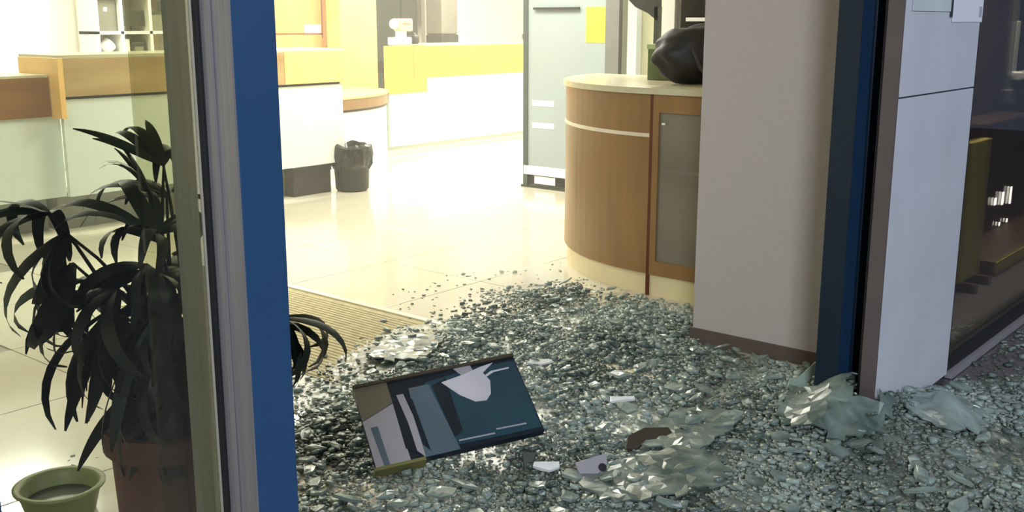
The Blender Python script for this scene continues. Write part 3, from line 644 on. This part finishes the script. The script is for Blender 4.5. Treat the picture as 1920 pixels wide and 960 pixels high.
def crumbs(N, smin, smax, dens, seed, lift=0.0):
    r = np.random.default_rng(seed)
    x = r.uniform(1.1, 5.7, N * 4); y = r.uniform(0.3, 4.3, N * 4)
    d = sdist(x, y); f = field(x * 1.7 + 3, y * 1.7)
    pr = np.clip((d + 0.12) / 0.45, 0, 1) ** 1.5 * np.clip(0.65 + 0.6 * f, 0.1, 1) + 0.012 * (d > -0.5) + 0.10 * ((x > 4.3) & (y < 1.3))
    ok = (r.uniform(0, 1, len(x)) < pr) & ~blocked(x, y) & inview(x, y, 1.05)
    x, y = x[ok][:N], y[ok][:N]; n = len(x)
    s = r.uniform(smin, smax, n) * r.uniform(0.7, 1.3, n)
    ang = np.sort(r.uniform(0, 1, (n, 5)) * 0.15 + np.arange(5) / 5.0, 1) * 2 * PI
    rad = r.uniform(0.65, 1.1, (n, 5)); th = r.uniform(0.14, 0.3, n)
    P = np.zeros((n, 10, 3)); P[:, :5, 0] = np.cos(ang) * rad; P[:, :5, 1] = np.sin(ang) * rad * 0.75; P[:, :5, 2] = -th[:, None]
    P[:, 5:, 0] = np.cos(ang) * rad * 0.9; P[:, 5:, 1] = np.sin(ang) * rad * 0.7; P[:, 5:, 2] = th[:, None] + r.uniform(-0.12, 0.12, (n, 5))
    P *= s[:, None, None]
    al = r.uniform(0, 2 * PI, n); be = np.abs(r.normal(0, 0.24, n)); ga = r.uniform(0, 2 * PI, n)
    def rz(a): c, s_ = np.cos(a), np.sin(a); o_ = np.zeros((n, 3, 3)); o_[:, 0, 0] = c; o_[:, 0, 1] = -s_; o_[:, 1, 0] = s_; o_[:, 1, 1] = c; o_[:, 2, 2] = 1; return o_
    def rx(a): c, s_ = np.cos(a), np.sin(a); o_ = np.zeros((n, 3, 3)); o_[:, 1, 1] = c; o_[:, 1, 2] = -s_; o_[:, 2, 1] = s_; o_[:, 2, 2] = c; o_[:, 0, 0] = 1; return o_
    Rm = rz(al) @ rx(be) @ rz(ga); P = np.einsum('nij,nkj->nki', Rm, P)
    base = np.maximum(heap(x, y), 0) + lift * r.uniform(0, 1, n) * np.clip(sdist(x, y) * 3, 0, 1)
    P[:, :, 0] += x[:, None]; P[:, :, 1] += y[:, None]; P[:, :, 2] += (base - P[:, :, 2].min(1) - 0.002)[:, None]
    P[:, :, 2] = np.maximum(P[:, :, 2], 0.0)
    k = (np.arange(n) * 10)[:, None]
    pent = np.concatenate([k + np.array([4, 3, 2, 1, 0]), k + np.array([5, 6, 7, 8, 9])])
    quads = np.concatenate([k + np.array([i, (i + 1) % 5, 5 + (i + 1) % 5, 5 + i]) for i in range(5)])
    tone = np.clip(0.36 + 0.26 * field(x * 2.3, y * 2.3) + r.normal(0, 0.11, n) + (r.uniform(0, 1, n) > 0.985) * 0.7, 0, 1)
    return P.reshape(-1, 3), [pent, quads], np.repeat(tone, 10)
v, f, t = crumbs(34000, 0.006, 0.013, None, 11, 0.012)
o = mesh_np('glass_crumbs', v, f, 0, t, M_crumb)
tag(o, 'fine crumbs of shattered safety glass strewn over the entrance floor', 'broken glass', kind='stuff')
v, f, t = crumbs(3600, 0.014, 0.028, None, 12, 0.02)
o = mesh_np('glass_lumps', v, f, 0, t, M_shard)
tag(o, 'larger loose lumps of shattered glass among the crumbs', 'broken glass', kind='stuff')

# individually lying shards: clumps of cracked glass
def shard_mesh(seed):
    r = random.Random(seed); bm = bmesh.new(); n = r.choice((5, 6, 7)); T = 0.07
    ang = sorted(2 * PI * (i + r.uniform(-0.3, 0.3)) / n for i in range(n)); rad = [r.uniform(0.55, 1.05) for _ in range(n)]
    el = r.uniform(0.45, 0.8)
    ring = [(math.cos(a) * q, math.sin(a) * q * el) for a, q in zip(ang, rad)]
    lo = [bm.verts.new((x * 0.95, y * 0.95, -T)) for x, y in ring]
    hi = [bm.verts.new((x, y, T + r.uniform(-0.05, 0.05))) for x, y in ring]
    inn = [bm.verts.new((x * 0.5 + r.uniform(-.12, .12), y * 0.5 + r.uniform(-.08, .08), T + r.uniform(0.0, 0.12))) for x, y in ring[::1]]
    bm.faces.new(lo[::-1])
    for i in range(n):
        j = (i + 1) % n
        bm.faces.new((lo[i], lo[j], hi[j], hi[i])); bm.faces.new((hi[i], hi[j], inn[j])); bm.faces.new((hi[i], inn[j], inn[i]))
    bm.faces.new(inn)
    me = bpy.data.meshes.new('glass_shard'); bm.normal_update(); bm.to_mesh(me); bm.free(); me.materials.append(M_shard)
    at = me.attributes.new('tone', 'FLOAT', 'POINT')
    at.data.foreach_set('value', [r.uniform(0.25, 0.6) for _ in me.vertices]); return me
SM = [shard_mesh(100 + i) for i in range(12)]
r2 = np.random.default_rng(77); placed = []
cand = 0
while len(placed) < 270 and cand < 60000:
    cand += 1
    x, y = r2.uniform(1.5, 5.4), r2.uniform(0.5, 3.8)
    a = np.array([x]); b = np.array([y])
    if sdist(a, b)[0] < 0.05 or not inview(a, b, 1.0)[0] or blocked(a, b)[0]: continue
    if blocked(a + 0.04, b)[0] or blocked(a, b + 0.04)[0]: continue
    s_ = r2.uniform(0.028, 0.065) * (1.1 if y < 2.4 else 0.8)
    if any((x - u) ** 2 + (y - v_) ** 2 < (0.62 * (s_ + q_)) ** 2 for u, v_, q_ in placed): continue
    lx, ly = x - 2.6, y - 2.35; u_ = lx * 0.863 - ly * 0.504; w_ = lx * 0.504 + ly * 0.863
    if abs(u_) < 0.42 and abs(w_) < 0.22: continue
    placed.append((x, y, s_))
    o = bpy.data.objects.new('glass_shard', SM[r2.integers(0, 12)]); C.objects.link(o)
    o.location = (x, y, max(0, float(heap(a, b)[0])) + 0.022 + s_ * 0.10)
    o.rotation_euler = (r2.normal(0, 0.22), r2.normal(0, 0.22), r2.uniform(0, 6.28)); o.scale = (s_, s_, s_)
    if x > 4.3 and y < 1.4: zn = 'on the paving before the shop window'
    elif math.hypot(x - 2.6, y - 2.35) < 0.75: zn = 'around the fallen sign board'
    elif y > 2.9: zn = 'at the far rim of the rubble'
    elif y > 1.9 and x > 3.3: zn = 'before the beige entrance wall'
    elif math.hypot(x - 3.7, y - 1.3) < 0.5: zn = 'close before the dark blue post'
    else: zn = 'in the open rubble nearest the street'
    tag(o, 'flat greenish piece of cracked glass lying ' + zn, 'glass shard', 'cracked glass pieces ' + zn)

# crumpled sheets of cracked glass held by their film
def sheet(label, cx, cy, w_, d_, amp, seed, rz=0, lift=0.0, tone0=0.42, peak=None):
    r = random.Random(seed); bm = bmesh.new(); nu, nv = int(w_ / 0.028), int(d_ / 0.028); off = Vector((seed * 3.1, 7, 2))
    g = {}
    for i in range(nu + 1):
        for j in range(nv + 1):
            u = i / nu - 0.5; v_ = j / nv - 0.5
            edge = 1.0 - 0.16 * noise.noise(Vector((math.atan2(v_, u) * 1.5, seed, 0)))
            if (abs(u) * 2) ** 3 + (abs(v_) * 2) ** 3 > edge: continue
            x = u * w_ + r.uniform(-.009, .009); y = v_ * d_ + r.uniform(-.009, .009)
            c, s_ = math.cos(rz), math.sin(rz); wx, wy = cx + x * c - y * s_, cy + x * s_ + y * c
            if blocked(np.array([wx]), np.array([wy]))[0]: continue
            h = max(0, float(heap(np.array([wx]), np.array([wy]))[0])) + 0.012 + lift
            h += amp * (0.5 + noise.noise(Vector((x * 5, y * 5, 0)) + off)) + amp * 0.35 * abs(noise.noise(Vector((x * 14, y * 14, 0)) + off)) + r.uniform(0, 0.008)
            if peak: h += peak[3] * math.exp(-(((x - peak[0]) ** 2 + (y - peak[1]) ** 2) / peak[2] ** 2))
            g[i, j] = bm.verts.new((wx - cx, wy - cy, h))
    for i in range(nu):
        for j in range(nv):
            ks = [(i, j), (i + 1, j), (i + 1, j + 1), (i, j + 1)]
            if all(k_ in g for k_ in ks):
                a, b, c_, d = [g[k_] for k_ in ks]
                if r.random() < 0.5: bm.faces.new((a, b, c_)); bm.faces.new((a, c_, d))
                else: bm.faces.new((a, b, d)); bm.faces.new((b, c_, d))
    bmesh.ops.delete(bm, geom=[v for v in bm.verts if not v.link_faces], context='VERTS')
    bmesh.ops.solidify(bm, geom=bm.faces[:], thickness=0.006)
    me = bpy.data.meshes.new('crumpled_glass_sheet'); bm.normal_update(); bm.to_mesh(me); bm.free(); me.materials.append(M_shard)
    at = me.attributes.new('tone', 'FLOAT', 'POINT')
    at.data.foreach_set('value', [tone0 + 0.3 * noise.noise(v.co * 14) + r.uniform(-0.1, 0.1) for v in me.vertices])
    o = bpy.data.objects.new('crumpled_glass_sheet', me); C.objects.link(o); o.location = (cx, cy, 0)
    tag(o, label, 'glass sheet'); return o
sheet('large crumpled greenish glass sheet heaped against the dark blue door post', 3.58, 1.45, 0.55, 0.42, 0.05, 3, 0.3, tone0=0.22)
sheet('whitish crumpled glass sheet with a peak in front of the white pillar', 3.86, 1.12, 0.40, 0.26, 0.035, 5, -0.3, tone0=0.55, peak=(0.02, 0.03, 0.07, 0.05))
sheet('flat cracked glass sheet at the bottom centre of the rubble', 2.75, 1.70, 0.55, 0.34, 0.02, 8, -0.5, tone0=0.25)
sheet('small rounded glass sheet at the rim of the rubble by the mat edge', 3.22, 3.34, 0.40, 0.34, 0.015, 9, 0.4, tone0=0.30)
sheet('cracked glass sheet lying midway between sign board and dark blue post', 3.15, 1.80, 0.46, 0.30, 0.025, 12, 0.1, tone0=0.25)

# singular fragments
def frag(name, label, cat, loc, pts, th, m, rx, ry, rz_, extra=None):
    bm = prism(bmesh.new(), pts, 0, th); e = [e_ for e_ in bm.edges]
    bmesh.ops.bevel(bm, geom=e, offset=min(0.0015, th * 0.2), segments=1, affect='EDGES')
    o = obj(name, bm, m); o.location = loc; o.rotation_euler = (rx, ry, rz_); tag(o, label, cat)
    if extra: extra(o)
    return o
M_pale = mat('pale_broken_glass', (168, 186, 172), 0.2)
M_glint = mat('glint_shard', (245, 250, 250), 0.08, spec=1.0)  # reflected highlights on the glass painted as a near-white base colour
frag('upright_shard', 'pale branching glass splinter sticking up beside the dark blue post', 'glass splinter', (3.86, 1.72, 0.03), [(-0.06, -0.03), (0.05, -0.03), (0.035, 0.03), (0.12, 0.12), (0.10, 0.135), (0.01, 0.055), (-0.03, 0.05)], 0.012, M_pale, 1.2, 0, -0.85)
frag('broken_bracket', 'dark brown broken bracket lying in the rubble', 'bracket', (2.98, 1.88, 0.045), [(-0.09, -0.05), (-0.07, 0.01), (0.0, 0.05), (0.09, 0.055), (0.10, 0.03), (0.07, -0.01), (0.0, 0.0), (-0.045, -0.045)], 0.02, M_brownedge, 0.5, 0.1, -0.7)
frag('plastic_piece', 'whitish broken plastic piece with a dark hole near the bracket', 'plastic piece', (2.66, 1.88, 0.04), [(-0.06, 0.03), (-0.03, -0.06), (0.0, -0.05), (0.015, -0.01), (0.045, 0.01), (0.05, 0.06), (0.01, 0.05)], 0.012, M_lilac, 0.9, 0, -0.8,
     lambda o: obj('hole', lathe(bmesh.new(), [(0.014, 0), (0.014, 0.014)], 14), M_black, o, loc=(0.03, 0.012, 0.0)))
frag('dark_splinter', 'narrow dark splinter standing just below the sign board corner', 'splinter', (2.59, 2.09, 0.03), [(-0.015, -0.06), (0.02, 0.04), (-0.03, 0.04)], 0.01, M_greyd, 1.0, 0, -0.9)
frag('glint_shard', 'shard with the brightest painted-in white glint lying below the middle of the rubble', 'glass shard', (3.26, 2.17, 0.045), [(-0.05, -0.008), (0.0, 0.0), (0.05, 0.002), (0.05, 0.02), (-0.02, 0.018), (-0.045, 0.025)], 0.012, M_glint, 0.35, 0, -0.75)
frag('glint_shard', 'shard pair with painted-in white glint left of the whitish plastic piece', 'glass shard', (2.585, 2.02, 0.04), [(-0.045, 0.0), (-0.02, -0.012), (0.01, -0.022), (0.045, -0.005), (0.045, 0.02), (-0.04, 0.02)], 0.012, M_glint, 0.35, 0, -0.85)
frag('glint_shard', 'shard with painted-in pale glint lying beyond the right upper corner of the sign board', 'glass shard', (3.46, 2.74, 0.03), [(-0.06, -0.005), (0.0, -0.02), (0.06, 0.0), (0.04, 0.02), (-0.04, 0.02)], 0.01, M_glint, 0.3, 0, -0.8)


# ================================================================ SMOKE HANGING IN THE ROOM
hm = bpy.data.materials.new('thin_smoke'); hm.use_nodes = True; nt_ = hm.node_tree; nt_.nodes.remove(nt_.nodes['Principled BSDF'])
vs_ = nt_.nodes.new('ShaderNodeVolumeScatter'); vs_.inputs['Color'].default_value = (1, 1, 0.97, 1); vs_.inputs['Density'].default_value = 0.014; vs_.inputs['Anisotropy'].default_value = 0.2
nt_.links.new(vs_.outputs[0], nt_.nodes['Material Output'].inputs['Volume'])
hz_ = obj('room_smoke', B(0.2, 13.4, 3.0, 10.58, 0.02, 2.8), hm)
tag(hz_, 'thin bright smoke hanging in the lit room beyond the doorway', 'smoke', kind='stuff')
pm = bpy.data.materials.new('dense_smoke'); pm.use_nodes = True; nt_ = pm.node_tree; L_ = nt_.links; nt_.nodes.remove(nt_.nodes['Principled BSDF'])
vs_ = nt_.nodes.new('ShaderNodeVolumeScatter'); vs_.inputs['Color'].default_value = (1, 1, 0.98, 1)
tc_ = nt_.nodes.new('ShaderNodeTexCoord'); gr = nt_.nodes.new('ShaderNodeTexGradient'); gr.gradient_type = 'SPHERICAL'
mm_ = nt_.nodes.new('ShaderNodeMath'); mm_.operation = 'MULTIPLY'; mm_.inputs[1].default_value = 2.2
L_.new(tc_.outputs['Object'], gr.inputs[0]); L_.new(gr.outputs['Fac'], mm_.inputs[0]); L_.new(mm_.outputs[0], vs_.inputs['Density']); L_.new(vs_.outputs[0], nt_.nodes['Material Output'].inputs['Volume'])
for (loc_, sc_, lab) in (((4.62, 3.98, 0.16), (0.34, 0.34, 0.26), 'small puff of pale smoke at the rounded foot of the reception counter'),):
    bm = bmesh.new(); bmesh.ops.create_icosphere(bm, subdivisions=3, radius=1)
    o = obj('smoke_puff', bm, pm, smooth=True); o.location = loc_; o.scale = sc_; tag(o, lab, 'smoke', kind='stuff')
